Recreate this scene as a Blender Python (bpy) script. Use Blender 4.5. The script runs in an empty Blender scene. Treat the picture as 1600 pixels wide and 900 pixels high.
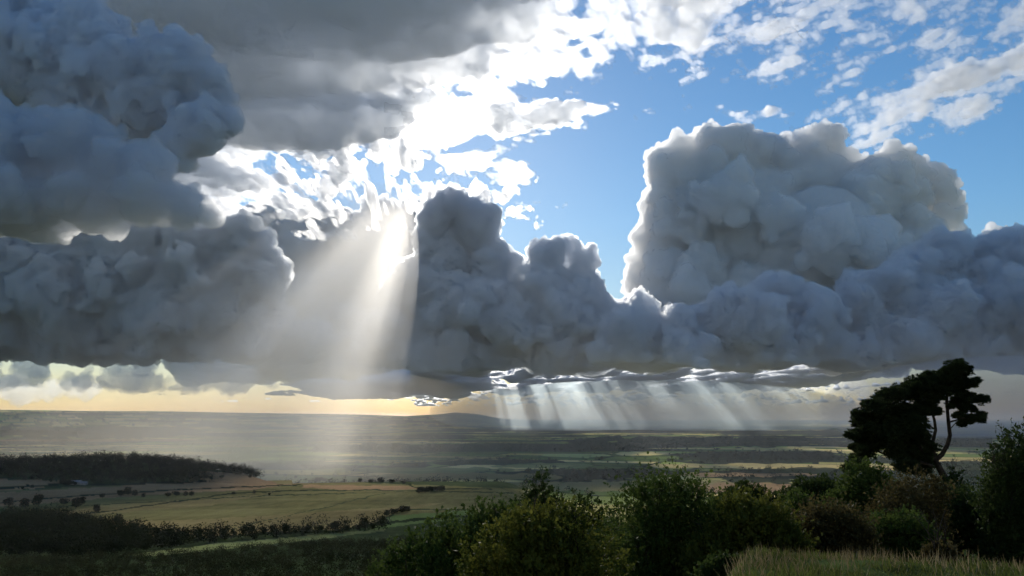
import bpy, math, random, time
import numpy as np
from mathutils import Vector, Matrix, Euler
T0=time.time()
sc=bpy.context.scene
FOC=1244.0
PITCH=math.atan(205/FOC)
cp,sp=math.cos(PITCH),math.sin(PITCH)
def pdir(px,py):
    """direction through a photo pixel (1600x900), scaled so that y = 1"""
    a=(np.asarray(px,float)-800)/FOC; b=(450-np.asarray(py,float))/FOC
    y=cp-b*sp; z=sp+b*cp
    return np.stack([a/y, np.ones_like(a/y), z/y],-1)
def at(px,py,D):
    if np.ndim(D)==0 and D<0: return pdir(px,py)*np.array([-D,D,-D])
    return pdir(px,py)*np.asarray(D,float)[...,None]
SUNPX=(692,197)
sd=pdir(*SUNPX); sd=sd/np.linalg.norm(sd)
SUN=Vector(sd)
SUN_EL=math.asin(SUN.z); SUN_AZ=math.atan2(SUN.x,SUN.y)   # azimuth from +Y to +X
col=sc.collection
cam=bpy.data.cameras.new('camera'); co=bpy.data.objects.new('camera',cam); col.objects.link(co)
cam.sensor_width=36; cam.lens=36*FOC/1600; cam.clip_start=0.1; cam.clip_end=300000
co.rotation_euler=(math.pi/2+PITCH,0,0); sc.camera=co
# world
W=bpy.data.worlds.new("World"); sc.world=W; W.use_nodes=True
nt=W.node_tree; bg=nt.nodes['Background']
sky=nt.nodes.new('ShaderNodeTexSky'); sky.sky_type='NISHITA'; sky.sun_disc=False
sky.sun_elevation=SUN_EL; sky.sun_rotation=SUN_AZ; sky.altitude=200
sky.air_density=1.3; sky.dust_density=.15; sky.ozone_density=5.0
hs=nt.nodes.new('ShaderNodeHueSaturation'); hs.inputs['Saturation'].default_value=1.14; nt.links.new(sky.outputs[0],hs.inputs['Color']); tc=nt.nodes.new('ShaderNodeTexCoord'); sx=nt.nodes.new('ShaderNodeSeparateXYZ'); nt.links.new(tc.outputs['Generated'],sx.inputs[0])
rp=nt.nodes.new('ShaderNodeValToRGB'); rp.color_ramp.elements[0].position=0; rp.color_ramp.elements[0].color=(1.0,.89,.79,1); rp.color_ramp.elements[1].position=.24; rp.color_ramp.elements[1].color=(1,1,1,1); e=rp.color_ramp.elements.new(.09); e.color=(1,.90,.86,1)
nt.links.new(sx.outputs[2],rp.inputs[0]); mx=nt.nodes.new('ShaderNodeMix'); mx.data_type='RGBA'; mx.blend_type='MULTIPLY'; mx.inputs[0].default_value=1
nt.links.new(hs.outputs[0],mx.inputs[6]); nt.links.new(rp.outputs[0],mx.inputs[7]); nt.links.new(mx.outputs[2],bg.inputs[0]); bg.inputs[1].default_value=0.085
sl=bpy.data.lights.new('sun','SUN'); sl.energy=4; sl.angle=math.radians(.53); sl.color=(1,.93,.82)
so=bpy.data.objects.new('sun',sl); col.objects.link(so)
so.rotation_euler=SUN.to_track_quat('Z','Y').to_euler()
# render
sc.view_settings.view_transform='Standard'; sc.view_settings.look='None'; sc.view_settings.exposure=.28
c=sc.cycles; c.use_denoising=True
c.max_bounces=18; c.volume_bounces=18; c.use_adaptive_sampling=True; c.adaptive_threshold=.05; c.diffuse_bounces=4; c.transparent_max_bounces=128
# ---- noise
def _hash(ix,iy,s):
    h=(ix.astype(np.int64)*374761393+iy.astype(np.int64)*668265263+s*974634777)&0xffffffff
    h=((h^(h>>13))*1274126177)&0xffffffff
    return ((h^(h>>16))&0xffff)/65535.0
def vnoise(x,y,s=0):
    ix=np.floor(x); iy=np.floor(y); fx=x-ix; fy=y-iy
    fx=fx*fx*fx*(fx*(fx*6-15)+10); fy=fy*fy*fy*(fy*(fy*6-15)+10)
    a=_hash(ix,iy,s);b=_hash(ix+1,iy,s);c_=_hash(ix,iy+1,s);d=_hash(ix+1,iy+1,s)
    return (a*(1-fx)+b*fx)*(1-fy)+(c_*(1-fx)+d*fx)*fy
def fbm(x,y,o=5,s=0,g=.5,lac=2.03):
    v=0;a=1;t=0
    for i in range(o):
        v=v+a*vnoise(x,y,s+i*17); t+=a; a*=g
        x,y=x*lac*.8-y*lac*.6+3.1,x*lac*.6+y*lac*.8-1.7
    return v/t
def sstep(a,b,x):
    t=np.clip((x-a)/(b-a),0,1); return t*t*(3-2*t)
def mesh_obj(name,v,f,m=None,loc=None,smooth=True):
    me=bpy.data.meshes.new(name)
    v=np.asarray(v,np.float64)
    if loc is not None: v=v-np.asarray(loc)
    f=np.asarray(f,np.int32); n=f.shape[1]
    me.vertices.add(len(v)); me.vertices.foreach_set('co',v.astype(np.float32).ravel())
    me.loops.add(f.size); me.loops.foreach_set('vertex_index',f.ravel())
    me.polygons.add(len(f)); me.polygons.foreach_set('loop_start',np.arange(0,f.size,n,dtype=np.int32))
    me.polygons.foreach_set('loop_total',np.full(len(f),n,np.int32))
    me.update(calc_edges=True)
    if smooth: me.polygons.foreach_set('use_smooth',np.ones(len(f),bool))
    o=bpy.data.objects.new(name,me); col.objects.link(o)
    if loc is not None: o.location=loc
    if m: me.materials.append(m)
    return o
def tag(o,label=None,cat=None,group=None,kind=None):
    if label:o['label']=label
    if cat:o['category']=cat
    if group:o['group']=group
    if kind:o['kind']=kind
    return o
def cloud_mat(name,dens,g1=.75,g2=.0,mix=.5,shell=.08,color=(.98,.985,1),skin=.9):
    m=bpy.data.materials.new(name); m.use_nodes=True; n=m.node_tree.nodes; L=m.node_tree.links
    n.clear(); out=n.new('ShaderNodeOutputMaterial')
    a=n.new('ShaderNodeVolumeScatter'); a.inputs['Density'].default_value=dens*mix; a.inputs['Anisotropy'].default_value=g1
    b=n.new('ShaderNodeVolumeScatter'); b.inputs['Density'].default_value=dens*(1-mix); b.inputs['Anisotropy'].default_value=g2
    a.inputs['Color'].default_value=(1,1,1,1); b.inputs['Color'].default_value=(1,1,1,1)
    ab=n.new('ShaderNodeVolumeAbsorption'); ab.inputs['Density'].default_value=dens*.13; ab.inputs['Color'].default_value=(*color,1)
    ad=n.new('ShaderNodeAddShader'); L.new(a.outputs[0],ad.inputs[0]); L.new(b.outputs[0],ad.inputs[1])
    a2=n.new('ShaderNodeAddShader'); L.new(ad.outputs[0],a2.inputs[0]); L.new(ab.outputs[0],a2.inputs[1])
    L.new(a2.outputs[0],out.inputs['Volume'])
    tr=n.new('ShaderNodeBsdfTransparent'); tl=n.new('ShaderNodeBsdfTranslucent'); tl.inputs[0].default_value=(skin,skin,skin,1)
    df=n.new('ShaderNodeBsdfDiffuse'); df.inputs[0].default_value=(skin,skin,skin,1)
    m1=n.new('ShaderNodeMixShader'); m1.inputs[0].default_value=.5; L.new(df.outputs[0],m1.inputs[1]); L.new(tl.outputs[0],m1.inputs[2])
    m2=n.new('ShaderNodeMixShader'); m2.inputs[0].default_value=shell; L.new(tr.outputs[0],m2.inputs[1]); L.new(m1.outputs[0],m2.inputs[2])
    L.new(m2.outputs[0],out.inputs['Surface'])
    return m
# ---- cumulus: spheres budding on spheres, fused by a voxel remesh
def ico(sub):
    import bmesh
    bm=bmesh.new(); bmesh.ops.create_icosphere(bm,subdivisions=sub,radius=1)
    v=np.array([x.co[:] for x in bm.verts]); f=np.array([[q.index for q in p.verts] for p in bm.faces]); bm.free(); return v,f
ICO={1:ico(1),2:ico(2),3:ico(3)}
def cumulus(name,D,blobs,mat,seed=1,base_py=None,levels=(10,17,5),px=1.25,thick=.8,fine=.45,rs=(.15,.5),crisp=1.8):
    rng=np.random.default_rng(seed)
    S=abs(D)/FOC
    c=[];r=[]
    for b in blobs:
        x,y,rad=b[:3]; dd=(b[3] if len(b)>3 else rng.uniform(-.5,.5))*rad*thick*S*1.5
        c.append(at(x,y,float(D+dd))); r.append(rad*S)
    c=np.array(c); r=np.array(r)
    k=3; cc=np.repeat(c,k,0); rr=np.repeat(r,k)*rng.uniform(.55,.85,len(c)*k); d=rng.normal(size=cc.shape); d/=np.linalg.norm(d,axis=1)[:,None]
    cc=cc+d*(np.repeat(r,k)-rr)[:,None]*np.array((1.6,1,.95)); c=np.concatenate([c,cc]); r=np.concatenate([r,rr])
    C=[c];R=[r]
    for li,nc in enumerate(levels):
        n=len(c)*nc
        d=rng.normal(size=(n,3)); d[:,2]+=.35; d[:,1]-=.3; d/=np.linalg.norm(d,axis=1)[:,None]
        pr=np.repeat(r,nc); pc=np.repeat(c,nc,0)
        k=rng.uniform(rs[0],rs[1],n)
        cc=pc+d*(pr*rng.uniform(.78,1.02,n))[:,None]; rr=pr*k
        keep=rr>2.5*S
        c=cc[keep]; r=rr[keep]
        C.append(c);R.append(r)
        if len(c)==0: break
    C=np.concatenate(C);R=np.concatenate(R)
    vs=[];fs=[];off=0
    for sub,lo,hi in ((3,25*S,1e9),(2,7*S,25*S),(1,0,7*S)):
        sel=(R>=lo)&(R<hi)
        if not sel.any(): continue
        iv,jf=ICO[sub]
        v=(C[sel][:,None,:]+iv[None]*R[sel][:,None,None])
        n=sel.sum()
        f=(jf[None]+(np.arange(n)*len(iv))[:,None,None]+off)
        vs.append(v.reshape(-1,3)); fs.append(f.reshape(-1,3)); off+=n*len(iv)
    v=np.concatenate(vs); f=np.concatenate(fs)
    if base_py is not None:
        bz=pdir(800,base_py)[2]*abs(D)
        wob=(fbm(v[:,0]/(75*S),v[:,1]/(75*S),5,seed)-.5)*36*S
        b=bz+wob; low=v[:,2]<b
        v[low,2]=(b+(v[:,2]-b)*.06)[low]
    loc=C[0]
    o=mesh_obj(name,v,f,mat,loc)
    m=o.modifiers.new('union','REMESH'); m.mode='VOXEL'; m.voxel_size=px*S; m.use_smooth_shade=True
    for sc_,st,dep in ((40,11*fine/.35,3),(13,3.2*crisp*fine/.35,3),(4.5,1.3*crisp*fine/.35,3)):
        t=bpy.data.textures.new('billow','CLOUDS'); t.noise_scale=sc_*S; t.noise_depth=dep
        dm=o.modifiers.new('billow','DISPLACE'); dm.texture=t; dm.strength=st*S; dm.mid_level=.5; dm.texture_coords='LOCAL'
    m=o.modifiers.new('clean','REMESH'); m.mode='VOXEL'; m.voxel_size=px*S; m.use_smooth_shade=True
    print(name,len(C),'spheres',len(f),'tris',round(time.time()-T0,1))
    return o
# ---- sheet cloud: a lens-edged layer at altitude H; thick(px,py,wx,wy) in photo pixels / metres gives thickness in metres
def sheet(name,H,rect,step,thick,mat,under=.5,wob=None,soft=140.):
    x0,y0,x1,y1=rect
    px,py=np.meshgrid(np.arange(x0,x1+step,step),np.arange(y0,y1+step,step))
    d=pdir(px,py); d=d*(H/d[...,2])[...,None]
    t=thick(px,py,d[...,0],d[...,1])
    hh=wob(px,py,d[...,0],d[...,1]) if wob else 0
    t=np.maximum(t,0); t=t*t/(t+soft)      # edges thin out to wisps
    t[0,:]=t[-1,:]=0; t[:,0]=t[:,-1]=0
    top=d.copy(); top[...,2]+=t*(1-under)+hh; bot=d.copy(); bot[...,2]+=-t*under+hh
    ny,nx=px.shape
    pos=t>0
    cell=pos[:-1,:-1]|pos[1:,:-1]|pos[:-1,1:]|pos[1:,1:]
    idx=np.arange(ny*nx).reshape(ny,nx)
    bi=np.where(pos,idx+ny*nx,idx)   # zero-thickness verts are shared
    q=np.stack([idx[:-1,:-1],idx[:-1,1:],idx[1:,1:],idx[1:,:-1]],-1)[cell]
    qb=np.stack([bi[:-1,:-1],bi[1:,:-1],bi[1:,1:],bi[:-1,1:]],-1)[cell]
    v=np.concatenate([top.reshape(-1,3),bot.reshape(-1,3)]); f=np.concatenate([q,qb])
    used=np.unique(f); rm=np.full(len(v),-1); rm[used]=np.arange(len(used))
    f=rm[f]; v=v[used]
    # tris so that saddles do not fold; rows run away from the camera, so top faces wind upward
    f=np.concatenate([f[:,[0,1,2]],f[:,[0,2,3]]])
    print(name,len(f),round(time.time()-T0,1))
    return mesh_obj(name,v,f,mat,v.mean(0))
HAZE_D=1.2e-5; M1_D=2.8e-4; MV_D=3.4e-4; R1_D=4.5e-4; R2_D=9e-4; GRES=1200
WHITE=cloud_mat('cumulus_white',.013,g1=.8,mix=.5,shell=.2,color=(1,1,1))
GREY=cloud_mat('cumulus_grey',.034,g1=.8,shell=.07,color=(.52,.65,.86))
SOFT=cloud_mat('cloud_soft',.003,shell=.03,color=(.86,.88,.92))
FAR=cloud_mat('bank_soft',.008,shell=.03,color=(.36,.46,.60))
SLATE=cloud_mat('cumulus_slate',.02,g1=.8,mix=.5,shell=.06,color=(.40,.52,.70))
ALTO=cloud_mat('alto_white',.005,shell=.08)
STRAT=cloud_mat('stratus_grey',.006,shell=.05,color=(.82,.89,.98))
def interp(y,pts):
    p=np.array(pts,float); return np.interp(y,p[:,0],p[:,1])
# overcast sheet, thinning to a ragged bright edge around the sun
def th_over(px,py,x,y):
    edge=interp(py,[(-80,1230),(0,1180),(45,1240),(70,1080),(100,1090),(125,900),(150,860),(163,980),(180,1090),(195,1000),(210,800),(222,690),(240,660),(300,650),(345,640),(360,560)])
    b=np.clip((edge-px)/430,-1.2,1.5)
    n=fbm(x/850,y/1500,6,3); n2=fbm(x/170+5,y/300,6,9,.55)
    b=b-sstep(335,375,py)*2.5-1.3*sstep(1,.25,np.hypot((px-598)/95,(py-318)/62))-1.3*sstep(1,.4,np.hypot((px-696)/84,(py-202)/46))
    bb=np.where(b<0,b*.6,b*(.22+.5*np.clip(b,0,1.2))); w=1-.55*sstep(.5,1.2,b)
    return 800*(bb+(n-.5)*1.1*w+(n2-.5)*.8*w+.03)
tag(sheet('overcast_cloud',4000,(-160,-80,1300,380),2.5,th_over,STRAT,under=.45,soft=260.,wob=lambda px,py,x,y:(fbm(x/2600,y/3500,4,31)-.5)*500),
    'broad grey overcast cloud sheet thinning to a glowing white edge around the sun','cloud')
def ell(px,py,cx,cy,rx,ry,rot=0):
    a=math.radians(rot); dx=px-cx; dy=py-cy
    return 1-np.hypot((dx*math.cos(a)+dy*math.sin(a))/rx,(-dx*math.sin(a)+dy*math.cos(a))/ry)
def th_alto(px,py,x,y):
    q=px*.94-py*.34; r=px*.34+py*.94      # streaks climb to the right
    n=fbm(q/75,r/24,7,5,.55); n2=fbm(q/16,r/7,5,8,.55)
    m=np.maximum.reduce([ell(px,py,1500,140,210,52,-17)*1.3,ell(px,py,1600,105,240,50,-15),ell(px,py,1420,20,330,75,-14)*.7,ell(px,py,1240,95,90,22,-14)*.8,ell(px,py,1180,20,190,70,-8)*.8,ell(px,py,1330,115,70,14,-20)*.7,ell(px,py,1400,200,70,12,-22)*.8])
    return 300*(m*.7+(n-.5)*1.8+(n2-.5)*1.1-.08)
tag(sheet('altocumulus_cloud',5200,(1060,-80,1760,240),2.5,th_alto,ALTO,under=.5),
    'broken white fleecy cloud streaks high in the blue sky above the towering cumulus','cloud')
def th_puff(px,py,x,y):
    n=fbm(px/34,py/17,6,15)
    m=np.maximum.reduce([ell(px,py,722,250,55,22,4)*1.2,ell(px,py,800,266,42,20,-10),ell(px,py,695,196,75,34,0)*.3])
    return 300*(m*.8+(n-.5)*1.9-.1)
tag(sheet('cloud_fragment',3600,(600,140,860,300),1.5,th_puff,ALTO,under=.5),'small torn white cloud shreds just below the sun glare','cloud')
def th_ray(px,py,x,y):
    xs=x-y*math.tan(SUN_AZ); n=fbm(xs/210,y/800,3,25); n2=fbm(x/260,y/420,5,27)
    m=np.maximum(ell(px,py,545,255,105,85),ell(px,py,740,318,90,22)*.8)
    m=m-.34*sstep(1,.3,np.hypot((px-585)/70,(py-312)/50))
    w=sstep(1,.45,np.hypot((px-582)/80,(py-312)/52)); n3=fbm(xs/150,y/2600,2,33)
    return 560*(m*.8+(n-.5)*2.4+(n2-.5)*.9)*(1-w)+w*(430*np.clip((n3-.5)*5,-1,1)+150*(n2-.5))
tag(sheet('glowing_cloud',4300,(430,170,850,375),2,th_ray,ALTO,under=.5,soft=260.),'ragged glowing white cloud with blue gaps where the big sunbeam starts','cloud')
# left cumulus
tag(cumulus('cumulus_cloud',5600,[(262,98,48),(300,120,45),(328,165,40),(352,192,26),(305,205,45),(250,150,60),(215,110,45),(275,235,35),(200,190,60),(180,110,60),(120,90,70),(50,100,80),(-20,90,80),(110,160,60),(160,60,50),(60,40,70),(-40,20,80)],GREY,3,None,px=1.25,crisp=1.3,levels=(12,18,4)),
    'blue grey cumulus head bulging out of the overcast, highest of the dark piled clouds','cloud')
tag(cumulus('cumulus_cloud',5000,[(150,228,44),(100,232,55),(40,235,60),(-30,240,70),(185,262,42),(236,258,36),(60,305,70),(-40,320,80),(150,310,60),(230,312,45),(290,325,35),(330,338,22)],SLATE,4,368,px=1.25,crisp=1.3,levels=(12,18,4)),
    'dark slate cumulus with a flat base under the blue grey cumulus head','cloud')
tag(cumulus('cloud_fragment',6500,[(420,343,13),(440,338,9),(405,350,8),(395,342,10)],SOFT,6,None,px=1,levels=(8,5),fine=.8),
    'tiny dark cloud shred beside the flat base of the slate cumulus','cloud')
# far dark bank behind the sunbeam
tag(cumulus('cloud_bank',27000,[(x,y+dy,78) for x in range(330,670,60) for y,dy in ((410,(x*37)%17-8),(470,0),(530,0))],FAR,7,590,px=1.6,levels=(10,10),fine=.9),
    'smooth slate blue cloud bank right behind the big sunbeam','cloud')
tag(cumulus('cloud_bank',11500,[(x,y+(x*37)%25-12,70) for x in range(-140,400,52) for y in (430,480)]+[(x,400+(x*13)%17,50) for x in range(-120,390,60)]+[(x,535,36) for x in range(-120,520,40)]+[(x,372+(x*7)%9,34) for x in range(-120,300,34)],SLATE,27,566,px=1.5,levels=(10,10),fine=.9),
    'long dark slate cloud layer under the flat based slate cumulus, bright gaps below it','cloud')
def scud(x0,x1,yb,amp,seed,rmin=5,rmax=17):
    rng=np.random.default_rng(seed); out=[]
    for x in np.arange(x0,x1,6.5):
        h=amp*max(0,fbm(np.array([x/38.]),np.array([seed*1.]),4,seed)[0]*2.4-.75)
        for y in np.arange(yb-h,yb,11): out.append((x+rng.uniform(-5,5),y+rng.uniform(-5,5),rng.uniform(rmin,rmax)*(.6+.4*min(1,h/30))))
    return out
tag(cumulus('cloud_bank',16000,scud(-60,122,602,70,8),SOFT,8,604,px=1.15,levels=(10,7),fine=.9),
    'ragged dark low cloud hanging above the yellow horizon, farthest from the pine','cloud')
tag(cumulus('cloud_bank',18000,scud(135,430,608,58,9),SOFT,9,612,px=1.15,levels=(10,7),fine=.9),
    'drooping grey low cloud with bright gaps over the yellow horizon','cloud')
# central bank and its flat base
tag(cumulus('cumulus_cloud',12300,[(712,322,27),(670,338,16),(674,362,20),(664,385,22),(690,324,24),(733,328,25),(680,350,24),(752,352,28),(715,350,40),(690,366,34),(740,362,38),(695,405,46),(650,430,34),(632,470,36),(612,515,38),(585,545,30),(655,480,40),(765,412,38),(725,385,24),(778,392,18),(745,445,55),(856,402,30),(886,392,20),(920,402,16),(912,410,24),(872,455,44),(800,475,44),(835,505,46),(910,455,34),(930,485,34),(785,440,28),(720,480,40,-.9),(800,505,40,-.9),(880,500,38,-.9),(690,500,34,-.8),(960,500,28,-.7),(760,470,30,-1.2),(845,470,24,-1.2),(675,455,50),(672,520,38),(760,510,70),(860,500,70),(950,520,34),(995,500,40),(700,540,45)]+[(x,548+(x*7)%13,30+(x*11)%14) for x in range(600,1040,30)],SLATE,11,576,px=1.15),
    'slate grey heap of cumulus domes standing below the sun','cloud')
tag(cumulus('cumulus_cloud',13300,[(1130,255,60),(1195,265,62),(1090,290,66),(1050,285,40),(1035,262,28),(1292,222,26),(1270,310,85),(1375,300,62),(1420,300,52),(1462,312,38),(1478,345,24),(1150,360,110),(1060,350,55),(1280,400,110),(1400,400,85),(1010,375,26),(1045,410,55),(1006,440,32),(1070,480,80),(1200,490,90),(1350,500,90),(1440,480,80)],WHITE,12,576,px=1.15,crisp=1.6),
    'huge towering cumulus with brilliant white edges against the blue sky','cloud')
tag(cumulus('cumulus_cloud',10800,[(1480,405,36),(1440,420,34),(1560,410,42),(1610,420,60),(1400,435,32),(1530,440,50),(1340,470,40),(1280,480,34),(1220,470,38),(1200,450,26),(1140,475,30),(1110,500,34),(1180,510,45),(1270,520,45),(1360,515,50),(1450,500,60),(1560,500,70),(1640,500,80),(1020,520,36),(1064,510,30),(985,515,38),(960,545,34),(1000,480,24),(940,555,24)]+[(x,550+(x*7)%11,28+(x*11)%16) for x in range(990,1700,40)],SLATE,13,576,px=1.15,levels=(11,7,5),rs=(.25,.55)),
    'dark grey cumulus bank in front of the towering white cumulus','cloud')
tag(cumulus('cumulus_cloud',15500,[(1560,368,17),(1580,380,20),(1600,375,16),(1545,385,12)],WHITE,14,None,px=1.2),
    'small bright cumulus puff peeping over the dark grey bank','cloud')
def th_under(px,py,x,y):
    m=sstep(380,540,px)*sstep(860,700,px)*sstep(15000,17000,y)*sstep(27000,24000,y)
    n=fbm(x/900,y/3000,5,45)
    return 700*(m*.9+(n-.5)*1.6-.35)
tag(sheet('low_cloud',740,(200,575,900,628),1.2,th_under,FAR,under=.3),'low dark cloud shelf just above the yellow horizon under the sunbeam','cloud')
WISP=cloud_mat('cloud_wisp',.0011,shell=.05)
tag(cumulus('cloud_bank',26000,[(x,600+(x*7)%9-5,13+(x*11)%9) for x in range(1040,1350,13)]+[(1120,590,15),(1180,592,15),(1250,590,14),(1075,594,12)],WISP,16,613,px=.9,levels=(10,6),fine=.7),
    'row of cream lit cumulus tops low over the plain behind the slanting rays','cloud')
tag(cumulus('cloud_bank',30000,[(x,610+(x*5)%11-6,12+(x*3)%9) for x in range(-30,150,13)],WISP,17,640,px=.9,levels=(10,6),fine=.7),
    'pale small clouds low on the yellow horizon beyond the dark ridge','cloud')
FILL=cloud_mat('fill_cloud',.01,shell=.6,color=(.7,.72,.75),skin=.5)  # unseen cloud wall behind the camera, added to bounce sun onto shaded sides
tag(cumulus('cumulus_cloud',-9500,[(x,300+(x*31)%140,260) for x in range(-1600,3300,230)]+[(x,560,240) for x in range(-1600,3300,260)],FILL,19,560,px=9,levels=(9,5)),
    'sunlit white cumulus wall at the viewer\'s back, facing the sun','cloud')

VEIL=cloud_mat('cloud_veil',.0011,g1=.93,g2=.6,mix=.8,shell=.03)
def th_veil(px,py,x,y):
    n=fbm(x/420,y/700,5,55)
    return 230*np.clip(ell(px,py,690,192,78,42,-12),0,1)**.7*(.55+.9*n)-12
tag(sheet('cloud_veil',4700,(560,120,820,260),1.5,th_veil,VEIL,under=.5),'thin bright veil of cloud glowing right in front of the sun','cloud')
# ---------------------------------------------------------------- terrain
def poly_mask(px,py,poly):
    """points inside a polygon"""
    inside=np.zeros(px.shape,bool); n=len(poly); j=n-1
    for i in range(n):
        xi,yi=poly[i]; xj,yj=poly[j]
        if yi!=yj:
            c=((yi>py)!=(yj>py))&(px<(xj-xi)*(py-yi)/(yj-yi)+xi); inside^=c
        j=i
    return inside
PROF_L=[(0,-1.75),(4,-1.95),(8,-3.1),(16,-5.0),(30,-8.0),(60,-14.5),(150,-30.5),(300,-51),(450,-67),(600,-82),(800,-90),(1000,-97),(1300,-105.5),(1500,-112),(1700,-127),(2000,-160),(2600,-196),(3200,-202),(4000,-204),(200000,-204)]
PROF_R=[(0,-1.6),(4,-1.54),(8,-1.57),(11,-1.75),(14,-2.45),(20,-3.9),(30,-4.6),(45,-5.6),(70,-10),(150,-34),(300,-68),(500,-105),(800,-150),(1200,-185),(1700,-200),(2600,-203),(4000,-204),(200000,-204)]
def lp(r,prof):
    p=np.array(prof,float); return np.interp(np.log(r+8),np.log(p[:,0]+8),p[:,1])
def height(x,y):
    r=np.hypot(x,y); u=np.where(y>1,x/np.maximum(y,1),np.sign(x)*2)
    u=np.where((y<=1)&(r<60),.5,u)
    wr=sstep(.12,.30,u); wr=np.where(r>100,sstep(-.02,.10,u),wr*sstep(100,30,r)+sstep(-.02,.10,u)*sstep(30,100,r))
    z=lp(r,PROF_L)*(1-wr)+lp(r,PROF_R)*wr
    # wooded ridge beyond the fields, rising out of frame
    ux=u*FOC*cp+800
    crest=np.interp(ux,[-900,0,180,250,330,400,430],[-66,-66,-64,-67,-80,-95,-108])-11
    base=lp(r,PROF_L)
    bump=np.exp(-((r-1680)/260)**2)*(ux<470)
    z=np.where(ux<520,z+np.maximum(crest-lp(np.full_like(r,1680.),PROF_L),0)*bump,z)
    # long far hills
    hl=np.interp(ux,[-3000,-200,0,300,560,640,690,715,745,775,815,860,930,1200,1600,4000],[250,250,262,240,205,170,205,235,215,150,80,30,0,0,0,0])
    z=z+hl*1.7*sstep(14000,25000,r)*(1+.1*(fbm(x/2500,y/2500,3,77)-.5))
    z=z+95*np.exp(-((r-9500)/900)**2)*sstep(330,60,ux)*(ux>-2000)   # dark low ridge
    z=z+45*np.exp(-((r-13500)/700)**2)*sstep(880,960,ux)*sstep(1360,1200,ux)*fbm(x/900,y/900,3,71)*1.2
    # unevenness
    z=z+(fbm(x/180,y/180,4,50)-.5)*10*sstep(120,500,r)*sstep(1200,600,r)*.4+(fbm(x/700,y/700,3,51)-.5)*8*sstep(500,1500,r)*.5
    z=z+(fbm(x/9,y/9,4,52)-.5)*.9*sstep(6,30,r)*sstep(400,100,r)*2+(fbm(x/1.1,y/1.1,3,53)-.5)*.14*sstep(40,5,r)
    return z
def hz(x,y): return float(height(np.array([float(x)]),np.array([float(y)]))[0])
# rows are spaced by the angle at which they are seen, columns dense where the view is
rr=np.concatenate([np.linspace(.3,16,70),16+np.cumsum(np.linspace(.25,2.2,70))])
ang=np.linspace(math.atan(7.6/ (rr[-1]+0)) if False else .118,.0072,560)
prof_h=lambda a: None
rb=np.geomspace(rr[-1]+2,2400,330); rp=204/np.tan(np.linspace(math.atan(204/2410),math.atan(204/60000),300))
rr=np.concatenate([rr,rb,rp,[80000,120000,180000]])
az=np.concatenate([np.linspace(-math.pi,-.85,40,endpoint=False),np.linspace(-.85,.85,GRES,endpoint=False),np.linspace(.85,math.pi,40,endpoint=False)])
R_,A_=np.meshgrid(rr,az,indexing='ij')
X=R_*np.sin(A_); Y=R_*np.cos(A_); Z=height(X,Y)
yy=np.maximum(Y,1e-6)
b_=(Z/yy); # screen position of every ground point
PX=np.where(Y>.1,800+FOC*(X/yy)/(cp+sp*b_),-9999); PY=np.where(Y>.1,450-FOC*(b_*cp-sp)/(cp+b_*sp),9999)
def lin(*c): return np.array(c,float)
def jit(px,py,s): return px+(fbm(px/14,py/5,3,s)-.5)*9, py+(fbm(px/14+9,py/5,3,s+1)-.5)*3
JX,JY=jit(PX,PY,60)
C=np.zeros(X.shape+(3,))
nz=lambda sc,o,s: fbm(X/sc,Y/sc,o,s)[...,None]
DARK=lin(.022,.030,.014)
C[:]=DARK+(sstep(18,10,R_)[...,None]*lin(.03,.04,.008))+nz(6,4,61)*lin(.030,.040,.014)*1.1+nz(40,3,62)*lin(.012,.018,.005)
# the plain: a patchwork of fields, hedges and woods
def cells(x,y,sx,sy,s,rot=.35):
    xr=(x*math.cos(rot)-y*math.sin(rot))/sx; yr=(x*math.sin(rot)+y*math.cos(rot))/sy
    yr=yr+(fbm(xr*.3,yr*.3,2,s)-.5)*2
    off=_hash(np.floor(yr),np.floor(yr)*0,s+3)
    iy=np.floor(yr); ix=np.floor(xr+off*7); fx=xr+off*7-ix; fy=yr-iy
    return _hash(ix,iy,s+5),_hash(ix,iy,s+6),np.minimum(np.minimum(fx,1-fx)*sx,np.minimum(fy,1-fy)*sy)
h1,h2,edge=cells(X,Y,520,330,70)
PAL=np.array([[.20,.17,.085],[.105,.135,.05],[.25,.20,.11],[.075,.11,.04],[.16,.15,.07],[.13,.16,.055],[.30,.25,.14],[.06,.085,.035]])
fc=PAL[np.minimum((h1*8).astype(int),7)]*(.8+.4*h2[...,None])
fc=fc*lin(1.1,1.05,.8)*np.where(fc.max(-1)>.15,1.8,1.4)[...,None]*(.85+.3*fbm(X/60,Y/160,4,72)[...,None])
hedge=(edge<14)&(_hash(np.floor(X/900),np.floor(Y/700),78)>.25)
WOOD=lin(.020,.030,.018)
fc[hedge]=WOOD
wn=fbm(X/1500,Y/900,5,73); wood=sstep(.545,.565,wn)
far=sstep(9000,14000,R_)
fc=fc*(1-wood[...,None])+WOOD*wood[...,None]
pl=sstep(1750,1950,R_)[...,None]
pl=np.where((PX<800)[...,None]&(R_<2100)[...,None],0,pl)
right=sstep(.0,.08,np.where(Y>1,X/yy,-9))[...,None]*sstep(420,700,R_)[...,None]
C=C*(1-np.maximum(pl,right))+fc*np.maximum(pl,right)
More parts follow.
